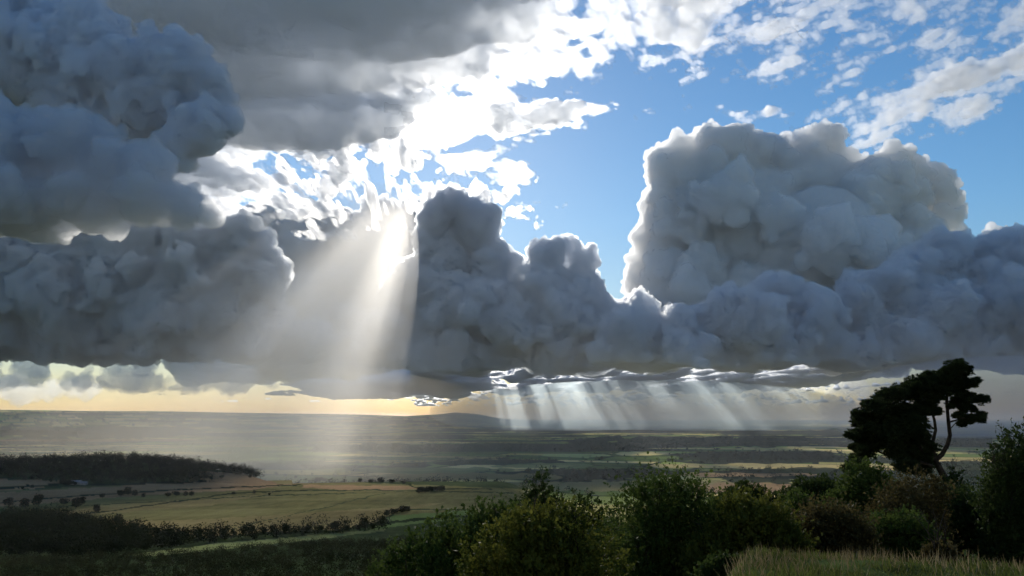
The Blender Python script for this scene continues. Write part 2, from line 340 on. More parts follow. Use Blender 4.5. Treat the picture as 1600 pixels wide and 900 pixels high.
# named woods and fields
PINK=lin(.30,.19,.10); TAN=lin(.22,.175,.075); OLIVE=lin(.155,.138,.055); GREEN=lin(.095,.135,.045); STRIP=lin(.19,.21,.08)
def paint(poly,c,lo,hi,amp=.35,s=80,sx=90,sy=14):
    m=poly_mask(JX,JY,poly)&(R_>lo)&(R_<hi)
    n=fbm(X/sx,Y/sx*2,4,s)+.5*fbm(X/5,Y/40,3,s+4)-.75
    C[m]=(c*(1+amp*2*n[...,None]))[m]
L0,H0=380,1900
paint([(-200,775),(60,764),(200,757),(320,754),(410,750),(500,752),(640,757),(770,762),(900,768),(900,800),(770,800),(640,812),(560,822),(420,834),(330,840),(230,838),(120,815),(85,802),(20,795),(-200,800)],OLIVE,L0,H0,.5,81)
paint([(-200,768),(0,770),(120,763),(250,756),(330,752),(420,752),(480,754),(400,764),(330,768),(270,771),(180,777),(60,788),(-200,800)],PINK,L0,H0,.3,82)
paint([(-200,748),(0,748),(95,751),(105,755),(50,764),(-200,770)],PINK*1.05,L0,H0,.25,83)
paint([(312,737),(345,737),(410,743),(430,752),(400,757),(310,753)],PINK,L0,H0,.25,84)
paint([(415,742),(470,744),(505,755),(430,757)],TAN*1.1,L0,H0,.25,85)
paint([(470,757),(640,759),(655,764),(560,766),(470,762)],PINK*.9,L0,H0,.3,86)
paint([(85,802),(180,787),(330,778),(420,772),(330,790),(200,800),(110,806)],TAN,L0,H0,.35,87)
paint([(110,815),(300,812),(500,800),(640,790),(700,784),(560,812),(420,832),(330,838),(230,838)],TAN*.9,L0,H0,.4,88)
paint([(588,812),(600,806),(740,797),(740,807),(640,820),(580,828)],GREEN*1.15,L0,H0,.25,89)
paint([(480,826),(560,812),(600,804),(610,806),(580,818),(520,828)],TAN*1.15,L0,H0,.25,90)
paint([(195,868),(270,858),(350,848),(470,838),(600,826),(600,830),(500,842),(420,851),(330,860),(240,869)],STRIP,280,800,.25,91)
# hedge lines on the near shelf
def line(pts,w,c,lo,hi):
    for (xa,ya),(xb,yb) in zip(pts[:-1],pts[1:]):
        t=np.clip(((JX-xa)*(xb-xa)+(JY-ya)*(yb-ya))/((xb-xa)**2+(yb-ya)**2),0,1)
        dd=np.hypot(JX-xa-t*(xb-xa),(JY-ya-t*(yb-ya))*1.6)
        C[(dd<w)&(R_>lo)&(R_<hi)]=c
HED=lin(.018,.026,.012)
line([(-50,765),(95,757),(200,757),(320,752)],2.2,HED,500,1900)
line([(110,806),(190,796),(280,783),(360,771),(480,766)],1.5,HED,500,1900)
line([(330,840),(420,833),(520,830),(640,812),(735,806)],3.2,HED,300,1900)
line([(480,766),(600,766),(690,768),(800,770)],1.2,HED*1.5,500,1900)
line([(560,826),(640,795),(735,797)],1.2,HED*1.5,500,1900)
line([(90,792),(250,783),(430,774),(560,770)],.8,HED*1.8,500,1900)
line([(330,836),(420,812),(520,790),(600,770)],.8,HED*2,500,1900)
line([(640,757),(655,764),(770,764)],1.3,HED,500,1900)
line([(0,786),(90,777),(180,771),(300,764),(470,757)],1.4,HED,500,1900)
# woods, open land and painted sunlit patches out on the plain
def blot(cx,cy,rx,ry,c,k=.9,s=100):
    q=1-np.hypot((PX-cx)/rx,(PY-cy)/ry)+(fbm(PX/24,PY/5,4,s)-.5)*1.1
    m=(sstep(0,.12,q)*k*(R_>1900))[...,None]; C[:]=C*(1-m)+c*m
for i,(cx,cy,rx,ry) in enumerate([(1120,690,230,9),(1180,715,150,8),(960,738,150,6),(780,722,120,5),(130,675,200,10),(60,690,160,5),(620,700,160,7),(1260,735,60,5),(1180,750,60,7),(900,672,200,4),(1250,676,180,4),(760,700,70,5),(640,728,40,5),(1450,690,120,8),(1500,730,100,10),(620,752,60,4),(690,757,26,4)]):
    blot(cx,cy,rx,ry,WOOD,.95,100+i)
for i,(cx,cy,rx,ry,c) in enumerate([(1000,760,220,9,TAN*1.2),(1180,762,110,8,PINK),(720,745,160,7,TAN*1.1),(660,735,150,5,STRIP),(860,728,80,4,STRIP*1.1),(1010,709,60,3,TAN*3.0),(1150,728,160,4,TAN*2.0),(1150,742,120,3,PINK*1.1),(900,712,60,3,STRIP*2),(1130,664,220,2.5,TAN*3.0),(150,688,160,2.5,PINK)]):  # brightest strips put patches of sunlight into the ground colour
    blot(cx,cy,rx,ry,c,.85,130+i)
nr,na=X.shape
# close the ring and the hub
V=np.stack([X,Y,Z],-1).reshape(-1,3); idx=np.arange(nr*na).reshape(nr,na); nx_=np.roll(idx,-1,1)
Q=np.stack([idx[:-1],idx[1:],nx_[1:],nx_[:-1]],-1).reshape(-1,4)[:, ::-1]
ground=mesh_obj('ground',V,Q)
ca=ground.data.color_attributes.new('land','FLOAT_COLOR','POINT')
ca.data.foreach_set('color',np.concatenate([np.clip(C,0.004,1),np.ones(C.shape[:2]+(1,))],-1).astype(np.float32).ravel())
def simple(name,colr,rough=.8,attr=None,noise=None,trans=0,spec=.06):
    m=bpy.data.materials.new(name); m.use_nodes=True; n=m.node_tree.nodes; L=m.node_tree.links
    p=n['Principled BSDF']; p.inputs['Roughness'].default_value=rough; p.inputs['Specular IOR Level'].default_value=spec
    p.inputs['Base Color'].default_value=(*colr,1); src=None
    if attr:
        a=n.new('ShaderNodeVertexColor'); a.layer_name=attr; src=a.outputs[0]
    if noise:
        sc_,lo,hi=noise
        tc=n.new('ShaderNodeTexCoord'); t=n.new('ShaderNodeTexNoise'); t.inputs['Scale'].default_value=sc_; t.inputs['Detail'].default_value=6
        L.new(tc.outputs['Object'],t.inputs['Vector'])
        r=n.new('ShaderNodeValToRGB'); r.color_ramp.elements[0].position=.3; r.color_ramp.elements[1].position=.7
        L.new(t.outputs[0],r.inputs[0])
        if src:
            r.color_ramp.elements[0].color=(lo,lo,lo,1); r.color_ramp.elements[1].color=(hi,hi,hi,1)
            mx=n.new('ShaderNodeMix'); mx.data_type='RGBA'; mx.blend_type='MULTIPLY'; mx.inputs[0].default_value=1
            L.new(src,mx.inputs[6]); L.new(r.outputs[0],mx.inputs[7]); src=mx.outputs[2]
        else:
            r.color_ramp.elements[0].color=(*lo,1); r.color_ramp.elements[1].color=(*hi,1); src=r.outputs[0]
    if src: L.new(src,p.inputs['Base Color'])
    if trans:
        o=n['Material Output']; tb=n.new('ShaderNodeBsdfTranslucent')
        if src: L.new(src,tb.inputs[0])
        else: tb.inputs[0].default_value=(*colr,1)
        ms=n.new('ShaderNodeMixShader'); ms.inputs[0].default_value=trans
        L.new(p.outputs[0],ms.inputs[1]); L.new(tb.outputs[0],ms.inputs[2]); L.new(ms.outputs[0],o.inputs['Surface'])
    return m
ground.data.materials.append(simple('land',(.1,.1,.05),1,'land',(.9,.7,1.3),spec=0))
ground['kind']='structure'
print('ground',len(V),round(time.time()-T0,1))
# ---------------------------------------------------------------- air
def vol_mat(name,dens,color,g):
    m=bpy.data.materials.new(name); m.use_nodes=True; n=m.node_tree.nodes; n.clear()
    o=n.new('ShaderNodeOutputMaterial'); p=n.new('ShaderNodeVolumePrincipled')
    p.inputs['Color'].default_value=(*color,1); p.inputs['Density'].default_value=dens; p.inputs['Anisotropy'].default_value=g
    m.node_tree.links.new(p.outputs[0],o.inputs['Volume']); return m
def box(name,lo,hi,m):
    v=[(x,y,z) for x in (lo[0],hi[0]) for y in (lo[1],hi[1]) for z in (lo[2],hi[2])]
    f=[(0,1,3,2),(4,6,7,5),(0,4,5,1),(2,3,7,6),(0,2,6,4),(1,5,7,3)]
    return mesh_obj(name,v,f,m,smooth=False)
def ellipsoid(name,c,axis,ra,rb,rc,m):
    """axis: long axis direction; rb sideways, rc upright; fine facets so that it has no outline of its own"""
    v,f=ico(5); ax=Vector(axis).normalized(); side=ax.cross(Vector((0,0,1))).normalized(); up=side.cross(ax)
    M=np.array([side*rb,ax*ra,up*rc])
    return mesh_obj(name,v@M+np.asarray(c),f,m,c)
hzb=box('haze',(-60000,-300,-210),(60000,62000,290),vol_mat('haze',HAZE_D,(.86,.92,1),.55)); tag(hzb,kind='stuff')
m1a=at(362,752,2250.)
beam_mist=vol_mat('beam_mist',M1_D/4,(1,.98,.95),.6); vmist=vol_mat('valley_mist',MV_D/4,(1,.91,.78),.55)
for k in (1.08,.86,.66,.46): tag(ellipsoid('beam_mist',m1a+np.array(SUN)*1900,SUN,5300*(.8+.2*k),400*k,540*k,beam_mist),kind='stuff')  # added bodies stretched along the sun direction, their shape makes the sunbeam
for k in (1.5,1.15,.8,.5): tag(ellipsoid('beam_mist',at(415,706,2900.)+np.array([0,0,-60]),(1,0,0),760*k,900,300*(.5+.5*k),vmist),kind='stuff')  # added low down to carry the beam's warm glow over the land
r1=ellipsoid('rain',(2700,16500,150),(1,.02,0),4400,3000,640,vol_mat('rain',R1_D,(.60,.70,.76),.6)); tag(r1,kind='stuff')
r2=ellipsoid('rain',(6000,9300,120),(1,.06,0),2500,900,620,vol_mat('rain_dense',R2_D,(.66,.72,.86),.4)); tag(r2,kind='stuff')
def th_slit(px,py,x,y):
    xs=x-y*math.tan(SUN_AZ); n=fbm(xs/270,y/1300,2,225)*.8+.2*vnoise(xs/1100,y*0+3.3,9)+.16*(vnoise(xs/520,y/4000,19)-.5)
    m=sstep(-2500,-1700,x)*sstep(9000,6500,x)*sstep(13800,15000,y)*sstep(27000,23500,y)
    return 380*(m*.95+(n-.5)*3.0-.42)
tag(sheet('low_cloud',880,(640,570,1420,634),1.2,th_slit,GREY,under=.3,soft=50.),'thin slotted cloud layer over the far plain added to split the sun into slanting rays','cloud')  # added layer, its slots shaped to cut the sun into rays
# ---------------------------------------------------------------- plants
def quads_mesh(name,P,A,B,m,parent=None,loc=(0,0,0)):
    """one leaf-shaped face at every P, A along it, B across it"""
    v=np.stack([P,P+A*.45+B,P+A,P+A*.45-B],1).reshape(-1,3); n=len(P)
    o=mesh_obj(name,v-np.asarray(loc),np.arange(4*n).reshape(n,4),m,smooth=False)
    if parent: o.parent=parent
    return o
def rdir(rng,n):
    d=rng.normal(size=(n,3)); return d/np.linalg.norm(d,axis=1)[:,None]
def cross_w(rng,A,w):
    r=rdir(rng,len(A)); B=np.cross(A,r); return B/np.maximum(np.linalg.norm(B,axis=1),1e-9)[:,None]*np.asarray(w)[:,None]
def tubes(name,lines,m,parent=None,loc=(0,0,0),sides=6):
    """tapered branches: each line is [(point, radius), ...]"""
    vs=[];fs=[];off=0
    for ln in lines:
        pts=np.array([p for p,_ in ln],float)-np.asarray(loc); rad=[r for _,r in ln]; n=len(pts)
        for i in range(n):
            t=pts[min(i+1,n-1)]-pts[max(i-1,0)]; t/=np.linalg.norm(t)+1e-9
            a=np.cross(t,(.3,.9,.2)); a/=np.linalg.norm(a)+1e-9; b=np.cross(t,a)
            for k in range(sides):
                an=2*math.pi*k/sides; vs.append(pts[i]+(a*math.cos(an)+b*math.sin(an))*rad[i])
        for i in range(n-1):
            for k in range(sides):
                k2=(k+1)%sides; fs.append((off+i*sides+k,off+i*sides+k2,off+(i+1)*sides+k2,off+(i+1)*sides+k))
        off+=n*sides
    o=mesh_obj(name,vs,fs,m)
    if parent: o.parent=parent
    return o
def wander(rng,a,b,n=6,amp=.08):
    a=np.asarray(a,float);b=np.asarray(b,float);t=np.linspace(0,1,n)[:,None]
    p=a+(b-a)*t; p[1:-1]+=rng.normal(size=(n-2,3))*amp*np.linalg.norm(b-a); return p
def thing(name,loc,label,cat,group=None):
    o=bpy.data.objects.new(name,None); col.objects.link(o); o.location=loc; o.empty_display_size=.3
    return tag(o,label,cat,group)
BARK=simple('bark',(.05,.04,.03),.9,noise=(6,(.025,.02,.015),(.085,.068,.05)))
def leaf_mat(name,lo,hi,sc_=1.4,tr=.35): return simple(name,hi,.6,noise=(sc_,lo,hi),trans=tr,spec=0 if sc_<.2 else .03)
LEAF={'olive':leaf_mat('leaf_olive',(0.063,0.082,0.015),(0.179,0.180,0.034)),
 'green':leaf_mat('leaf_green',(0.047,0.077,0.015),(0.105,0.144,0.032)),
 'dark':leaf_mat('leaf_dark',(0.030,0.050,0.013),(0.068,0.095,0.025)),
 'brown':leaf_mat('leaf_brown',(0.063,0.053,0.019),(0.146,0.118,0.045)),
 'bright':leaf_mat('leaf_bright',(.035,.055,.014),(.08,.11,.028)),
 'pine':leaf_mat('pine_needles',(0.024,0.038,0.014),(0.052,0.069,0.024),2.5,.25),
 'wood':leaf_mat('woodland_leaf',(.005,.009,.004),(.022,.028,.010),.045,.1),
 'scrub':leaf_mat('scrub_leaf',(.012,.017,.007),(.048,.050,.018),.08,.15)}
MPP=lambda D: D/FOC
def bush(name,label,cat,D,blobs,leaf,seed,leaves=26000,size=.05,spiky=.35,twigs=0,group=None,depth=.8):
    rng=np.random.default_rng(seed); s=MPP(D)
    c=np.array([at(b[0],b[1]+(9 if D<23 else 3),float(D+rng.uniform(-.5,.5)*b[2]*s*depth)) for b in blobs]); r=np.array([b[2]*s for b in blobs])
    bx,by=c[:,0].mean(),c[:,1].mean(); gz=hz(bx,by)
    ex=[];er=[]
    for p,q in zip(c,r):                       # foliage goes on down to the ground
        z=p[2]-q*.9
        while z>hz(p[0],p[1])+.1: ex.append((p[0]+rng.uniform(-.3,.3)*q,p[1]+rng.uniform(-.3,.3)*q,z)); er.append(q*1.0); z-=q*.9
    if ex: c2=np.concatenate([c,np.array(ex)]); r2=np.concatenate([r,er])
    else: c2,r2=c,r
    root=thing(name,(bx,by,gz),label,cat,group); loc=np.array((bx,by,gz))
    w=r2**2; w=w/w.sum(); per=9; ns=int(leaves*1.5)//per
    k=rng.choice(len(c2),ns,p=w); d=rdir(rng,ns); d[:,2]=np.where(d[:,2]<-.2,-d[:,2],d[:,2])
    inner=rng.uniform(size=ns)<.35; rad=r2[k]*np.where(inner,rng.uniform(.2,.8,ns),rng.uniform(.6,1.0,ns)**.6)
    lump=.8+.45*fbm(d[:,0]*2.2+k*3.7,d[:,2]*2.2+d[:,1]*1.3,3,seed)
    st=c2[k]+d*(rad*lump)[:,None]
    gd=d*.7+np.array((0,0,.75))+rng.normal(size=(ns,3))*.35; gd/=np.linalg.norm(gd,axis=1)[:,None]
    ln=spiky*.8*rng.uniform(.25,1.25,ns)**1.8
    t=rng.uniform(0,1,(ns,per))
    P=(st[:,None]+gd[:,None]*(ln[:,None]*t)[...,None]).reshape(-1,3)
    A=rdir(rng,len(P))*.9+np.repeat(gd,per,0)*.8; A/=np.linalg.norm(A,axis=1)[:,None]
    sz=size*rng.uniform(.6,1.3,len(P))*np.where(np.repeat(rng.uniform(size=ns)<.3,per),1.9,1.0); A*=sz[:,None]
    keep=P[:,2]>height(P[:,0],P[:,1])-.05
    P,A,sz=P[keep],A[keep],sz[keep]
    quads_mesh('foliage',P,A,cross_w(rng,A,sz*.36),LEAF[leaf],root,loc)
    lines=[]
    for p,q in zip(c,r):
        a=np.array((bx+rng.uniform(-.2,.2),by+rng.uniform(-.2,.2),gz-.1)); pts=wander(rng,a,p,6,.05)
        lines.append([(x,.045*(1-.75*i/5)) for i,x in enumerate(pts)])
        for _ in range(4):
            e=p+rdir(rng,1)[0]*q*.9; lines.append([(x,.014*(1-.7*i/3)) for i,x in enumerate(wander(rng,p,e,4,.08))])
    for _ in range(twigs):
        i=rng.integers(len(c)); a=c[i]+rdir(rng,1)[0]*r[i]*.6; dd=np.array((rng.uniform(-.4,.4),rng.uniform(-.4,.4),1.))
        e=a+dd*rng.uniform(.5,1.1)*max(r[i],.5)*1.3; pts=wander(rng,a,e,5,.05)
        lines.append([(x,.011*(1-.75*j/4)) for j,x in enumerate(pts)])
        for f in (1,2,3):
            e2=pts[f]+np.array((rng.uniform(-1,1),rng.uniform(-1,1),rng.uniform(.4,1)))*.28
            lines.append([(pts[f],.006),(e2,.003)])
    tubes('stem',lines,BARK,root,loc,5)
    return root
def pine():
    D=40.; rng=np.random.default_rng(5); s=MPP(D)
    q=lambda x,y,dy=0.: at(1200+x/2.5,540+y/2.5,float(D+dy))
    CL=[(735,85,36),(770,100,28),(700,112,32),(640,130,42),(590,150,46),(790,150,26),(812,140,15),(740,140,34),(680,160,44),(620,190,50),(540,180,46),(490,190,42),(460,210,42),(430,240,42),(390,230,22),(365,270,32),(350,300,25),(410,290,42),(470,280,52),(540,260,56),(600,250,46),(560,310,54),(480,340,54),(400,340,46),(352,352,36),(322,352,18),(350,400,27),(380,420,36),(345,440,22),(360,465,28),(430,380,46),(520,380,50),(580,360,44),(560,430,46),(610,440,40),(600,482,40),(640,400,26),(780,205,30),(830,215,25),(848,207,11),(760,230,24),(782,292,25),(822,285,25),(838,275,13),(742,275,18),(540,470,42),(500,420,38),(655,205,26),(700,180,26),(745,180,24),(735,215,18),(768,252,18),(755,308,14),(725,140,28),(715,235,14),(800,250,14),(330,480,30),(655,260,20)]
    bx,by=q(716,560)[0],D; gz=hz(bx,by); loc=np.array((bx,by,gz))
    root=thing('pine_tree',loc,'tall wind-bent pine with a leaning bare trunk and open dark crown','tree')
    P0=[];A0=[]
    cs=[]
    CL2=[]
    for x,y,r in CL:
        CL2.append((x,y,r*.95))
        for _ in range(6):
            an=rng.uniform(0,6.28); q_=rng.uniform(.4,1.15)*r*.9; CL2.append((x+math.cos(an)*q_,y+math.sin(an)*q_*.7,r*rng.uniform(.18,.40)))
    for x,y,r in CL2:
        dy=rng.uniform(-1,1)*1.3; c=q(x,y,dy); R=r/2.5*s; cs.append((c,R))
        nt=int(250*(r/40)**2)+12
        d=rdir(rng,nt); rad=R*rng.uniform(.1,1.22,nt)**.8
        sub=.75+.5*fbm(d[:,0]*2.5+x,d[:,2]*2.5+y,2,3)
        t=c+d*(rad*sub)[:,None]*np.array((1.1,1.1,.68))
        nn=26
        dd=rdir(rng,nt*nn); dd[:,2]=np.abs(dd[:,2])*.8+.15; dd+=np.repeat(d,nn,0)*.5
        dd/=np.linalg.norm(dd,axis=1)[:,None]
        P0.append(np.repeat(t,nn,0)+dd*.02); A0.append(dd*rng.uniform(.08,.17,nt*nn)[:,None])
    P0=np.concatenate(P0);A0=np.concatenate(A0)
    quads_mesh('crown',P0,A0,cross_w(rng,A0,np.full(len(A0),.013)),LEAF['pine'],root,loc)
    g=loc-np.array((0,0,.3))
    base=[(g+np.array((.25,0,0)),.24)]+[(q(x,y),r) for x,y,r in ((716,552,.2),(690,515,.17),(668,475,.15),(655,447,.14))]
    tubes('trunk',[base+[(q(x,y),r) for x,y,r in ((680,425,.115),(702,385,.1),(711,350,.095),(705,300,.085),(698,220,.07),(702,150,.05),(735,85,.025))]],BARK,root,loc,8)
    L=[[(655,450,.12),(600,405,.10),(530,372,.08),(450,335,.05),(400,300,.03)],[(650,440,.1),(640,390,.085),(655,330,.075),(650,290,.065),(622,200,.04),(590,150,.025)],
       [(640,470,.09),(560,445,.07),(480,435,.055),(430,413,.04),(390,412,.025),(350,440,.015)],[(705,300,.05),(760,284,.035),(822,285,.015)],[(700,250,.045),(760,228,.03),(840,208,.012)],
       [(699,220,.04),(750,205,.025),(790,200,.012)],[(600,405,.06),(570,340,.05),(540,260,.035),(490,195,.02)],[(530,372,.05),(480,300,.035),(430,240,.02)],[(450,335,.03),(370,350,.02),(325,352,.01)],
       [(708,330,.03),(735,300,.02),(780,292,.01)],[(700,170,.03),(760,150,.02),(800,145,.01)],[(530,372,.03),(440,380,.02),(350,400,.01)],[(655,330,.04),(600,290,.03),(560,240,.02)]]
    tubes('branch',[[(q(x,y,rng.uniform(-.3,.3) if i else 0),r) for i,(x,y,r) in enumerate(l)] for l in L],BARK,root,loc,6)
pine()
bush('shrub','broad rounded shrub with yellowish olive leaves, lowest and roundest of the hedge','shrub',15,[(850,850,62),(800,870,55),(905,862,55),(870,818,36),(815,826,32),(930,895,50),(760,890,45),(845,900,70),(905,825,22)],'olive',1,52000,.045,.3,8,depth=1.2)
bush('shrub','tall loose shrub with upright spiky shoots in the middle of the hedge','shrub',19,[(1045,790,42),(1010,800,36),(1080,800,38),(1030,765,25),(1060,762,24),(1000,768,20),(1085,775,22),(1000,845,50),(1080,845,55),(1040,890,60),(975,860,36),(1110,860,45)],'green',2,56000,.045,.62,10,depth=1.2)
bush('shrub','rounded green shrub with a lighter top beside the tall spiky shrub','shrub',18,[(1165,815,40),(1205,835,42),(1140,850,44),(1190,860,50),(1235,855,32),(1150,795,24),(1200,800,22),(1120,880,45),(1230,885,40)],'olive',3,46000,.045,.35,8,depth=1.2)
bush('young_tree','small dark upright tree with ragged tip behind the olive shrub','tree',33,[(845,740,9),(843,755,15),(848,772,20),(825,775,15),(868,778,14),(840,795,26),(806,786,11),(860,800,24),(818,805,22)],'dark',4,15000,.075,.42)
bush('shrub','pair of small dark bushy crowns between the ragged tree and spiky shrub','shrub',31,[(905,785,15),(925,790,15),(915,805,20),(890,800,16),(960,795,10),(945,812,18)],'dark',6,11000,.07,.35)
bush('shrub','dark bushy thicket sloping down toward the fields','shrub',24,[(745,815,26),(700,838,32),(660,858,30),(620,880,26),(760,850,40),(710,880,45),(660,895,40),(780,800,18),(590,895,18),(800,815,24)],'green',7,44000,.06,.4,10,depth=1.6)
bush('tree','dark dome-shaped tree crown rising behind the rounded green shrub','tree',48,[(1165,765,16),(1145,775,14),(1185,775,14),(1165,785,24),(1200,790,16),(1130,790,14),(1215,782,12)],'dark',8,16000,.10,.4)
bush('shrub','low dark shrub behind the rounded green shrub, nearest the dome-shaped tree','shrub',36,[(1255,768,18),(1285,765,20),(1240,785,20),(1275,790,28),(1310,775,18)],'dark',9,16000,.08,.4)
bush('shrub','dark green shrub under the drooping side of the pine crown','shrub',30,[(1345,745,24),(1330,765,22),(1370,758,24),(1350,785,30),(1385,780,25),(1310,800,25)],'green',10,22000,.065,.45,4)
bush('shrub','brownish shrub with dry tips below the pine branches','shrub',25,[(1425,770,26),(1395,785,24),(1450,785,26),(1420,805,32),(1462,765,16),(1380,815,26)],'brown',11,26000,.05,.45,8)
bush('shrub','dusky russet shrub between the rounded green shrub and the dry grass','shrub',20,[(1290,815,28),(1265,830,24),(1320,820,26),(1295,845,28),(1340,840,24),(1255,855,22)],'brown',12,28000,.045,.45,8)
bush('shrub','dense dark shrub at the foot of the pine trunk','shrub',27,[(1500,795,30),(1470,805,28),(1530,800,28),(1500,820,34),(1450,825,28),(1545,822,28)],'dark',13,30000,.055,.4,6)
bush('shrub','dark green shrub above the dry grass beside the russet shrub','shrub',21,[(1385,830,24),(1420,830,26),(1360,845,22),(1400,850,26),(1445,845,22)],'green',14,26000,.045,.4,6)
bush('shrub','tall shrub with bare twigs sticking out above its grey green leaves','shrub',25,[(1572,700,17),(1592,690,20),(1558,728,20),(1598,725,28),(1580,760,32),(1622,745,36),(1555,765,22),(1595,800,42),(1640,790,50),(1560,800,28)],'dark',15,42000,.05,.5,26)
bush('sapling','thin sapling standing just behind the pine trunk','tree',34,[(1491,738,7),(1487,752,9),(1500,762,9),(1492,772,12)],'dark',16,4000,.07,.35,6)
bush('shrub','low bright green leafy plant at the edge of the grass','plant',11,[(1135,888,16),(1160,885,14),(1115,895,16),(1145,900,22)],'bright',17,9000,.035,.16)
bush('shrub','small dark heather tuft growing in the dry grass','plant',10.5,[(1468,858,9),(1455,862,8),(1482,862,8)],'brown',18,5000,.025,.12,4)
bush('shrub','dark shrub filling the gap between the olive shrub and the tall spiky shrub','shrub',27,[(950,840,28),(975,855,30),(930,862,24),(990,825,20)],'dark',51,16000,.06,.35)
bush('shrub','dark shrub filling the gap behind the tall spiky and the rounded green shrub','shrub',27,[(1115,800,24),(1130,825,28),(1100,830,22),(1150,812,20)],'dark',52,16000,.06,.35)
bush('shrub','dark green shrub standing between the rounded green and the russet shrub','shrub',26,[(1245,805,24),(1225,825,26),(1270,812,22),(1250,785,14)],'green',53,18000,.055,.4,4)
# grass on the knoll
def grass(name,m,n,h,w,region,seed,lean=.5,clump=.5):
    rng=np.random.default_rng(seed); x0,x1,y0,y1=region
    x=rng.uniform(x0,x1,n*2); y=rng.uniform(y0,y1,n*2)
    k=fbm(x/.55,y/.55,3,seed)>clump-.12+rng.uniform(-.12,.12,n*2); x,y=x[k][:n],y[k][:n]; n=len(x)
    u=x/np.maximum(y,1)
    hh=h*rng.uniform(.4,1.3,n)*(.6+.9*fbm(x/.8,y/.8,2,seed+3))
    d=np.stack([rng.normal(size=n)*lean,rng.normal(size=n)*lean,np.ones(n)],-1); d/=np.linalg.norm(d,axis=1)[:,None]
    P=np.stack([x,y,height(x,y)-.02],-1); A=d*hh[:,None]
    o=quads_mesh(name,P,A,cross_w(rng,A,np.full(n,w)),m); o['kind']='stuff'; return o
grass('grass',simple('grass_blade',(.07,.1,.02),.6,noise=(1.1,(.06,.075,.018),(.17,.20,.045)),trans=.35),80000,.11,.006,(-1.5,12,3.5,13.5),21)
grass('dry_grass',simple('dry_blade',(.2,.15,.08),.7,noise=(1.5,(.16,.12,.06),(.36,.28,.15)),trans=.3),13000,.19,.004,(1.5,14,8.5,15),22,.3,.52)
print('plants',round(time.time()-T0,1))
# ---------------------------------------------------------------- far trees
def crown_quads(rng,n,R,H,fs):
    """leaf clumps through a lobed crown of half-width R and height H, standing at the origin"""
    nl=6; lc=rdir(rng,nl)*np.array((R*.5,R*.5,H*.24))+np.array((0,0,H*.6)); lr=rng.uniform(.45,.7,nl)*R
    k=rng.integers(0,nl,n); d=rdir(rng,n); P=lc[k]+d*(lr[k]*rng.uniform(.5,1,n)**.5)[:,None]*np.array((1,1,.9))
    P[:,2]=np.maximum(P[:,2],.25)
    A=rdir(rng,n)*(fs*rng.uniform(.6,1.3,n))[:,None]
    return P,A,cross_w(rng,A,np.full(n,fs*.42))
PROTO=[]
def field_tree(px,py,hpx,label,group,dist=None,wide=1.0):
    """py: foot of the tree on the ground in the photo"""
    d=pdir(px,py)
    ys=np.geomspace(200,12000,900); zs=height(d[0]*ys,ys)-d[2]*ys; i=np.argmax(zs>0) if dist is None else None
    D=float(ys[i]) if dist is None else dist
    x=d[0]*D; h=hpx*D/FOC; k=len(group)+int(px*7+py*3)
    v=k%4
    while len(PROTO)<4:
        rng=np.random.default_rng(300+len(PROTO)); P,A,B=crown_quads(rng,520,.52,1.0,.13)
        e=quads_mesh('crown',P,A,B,LEAF['wood']); t=tubes('trunk',[[((0,0,-.12),.035),((.01,0,.2),.028),((0,.01,.6),.015)]],BARK)
        for o in (e,t): col.objects.unlink(o)
        PROTO.append((e,t))
    r=thing('field_tree',(x,D,hz(x,D)),label,'tree',group); r.scale=(h*wide,h*wide,h); r.rotation_euler.z=k*1.7
    for o in PROTO[v]:
        cpy=o.copy(); col.objects.link(cpy); cpy.parent=r
def trees(group,label,items,wide=1.0):
    for it in items: field_tree(it[0],it[1],it[2],label,group,None,it[3] if len(it)>3 else wide)
trees('trees along the lower hedge of the big field','dark round tree in the hedge along the bottom of the big olive field',[(395,834,11),(411,835,9),(428,834,12),(447,833,14),(462,834,7),(481,832,10),(500,831,11),(525,831,16),(541,831,10),(559,829,9),(567,827,15),(581,828,9),(598,824,7),(380,836,8),(365,838,9),(349,840,12),(330,841,10),(310,842,9)],1.1)
trees('trees on the wood edge by the tan field','bushy tree at the edge of the dark wood below the tan strip',[(60,792,17,1.2),(38,795,14,1.2),(15,792,14,1.2),(100,790,12),(128,789,11),(118,795,15),(150,802,12),(185,820,14),(205,830,13),(225,836,11),(243,838,12),(262,840,14),(285,841,11)],1.1)
trees('trees between the stubble strips','dark rounded tree in the hedge between the two pale stubble strips',[(188,776,10),(200,774,11,1.3),(210,776,9),(160,779,8),(262,777,8),(275,776,9,1.4),(290,776,7),(300,776,8),(224,778,6)],1.2)
trees('lone trees in the big field','tiny lone dark tree out in the big olive field',[(365,773,5),(397,772,5),(421,775,4),(150,801,7,1.5),(346,748,6)],1.2)
trees('bushes clumped at the green field corner','dark bush clumped at the corner of the green field',[(604,806,8),(612,805,9),(620,803,9),(628,802,10),(636,801,9)],1.4)
trees('trees clumped at the far field crest','dark tree clumped on the crest at the end of the pink strip',[(655,771,9),(664,771,11),(673,770,11),(682,769,10),(690,768,8),(630,757,6),(612,756,7),(595,755,8),(580,755,6),(563,754,6)],1.5)
trees('trees on the ridge end','dark tree on the tip of the ridge where the sunbeam ends',[(500,754,8,1.3),(507,754,7,1.2),(494,754,6),(478,751,4),(462,748,5),(445,746,5),(430,744,6)],1.2)
trees('trees by the farm in the stubble','dark tree beside the pale farm sheds',[(100,759,8,1.5),(108,759,9,1.4),(116,759,7),(50,764,5),(35,766,5)],1.2)
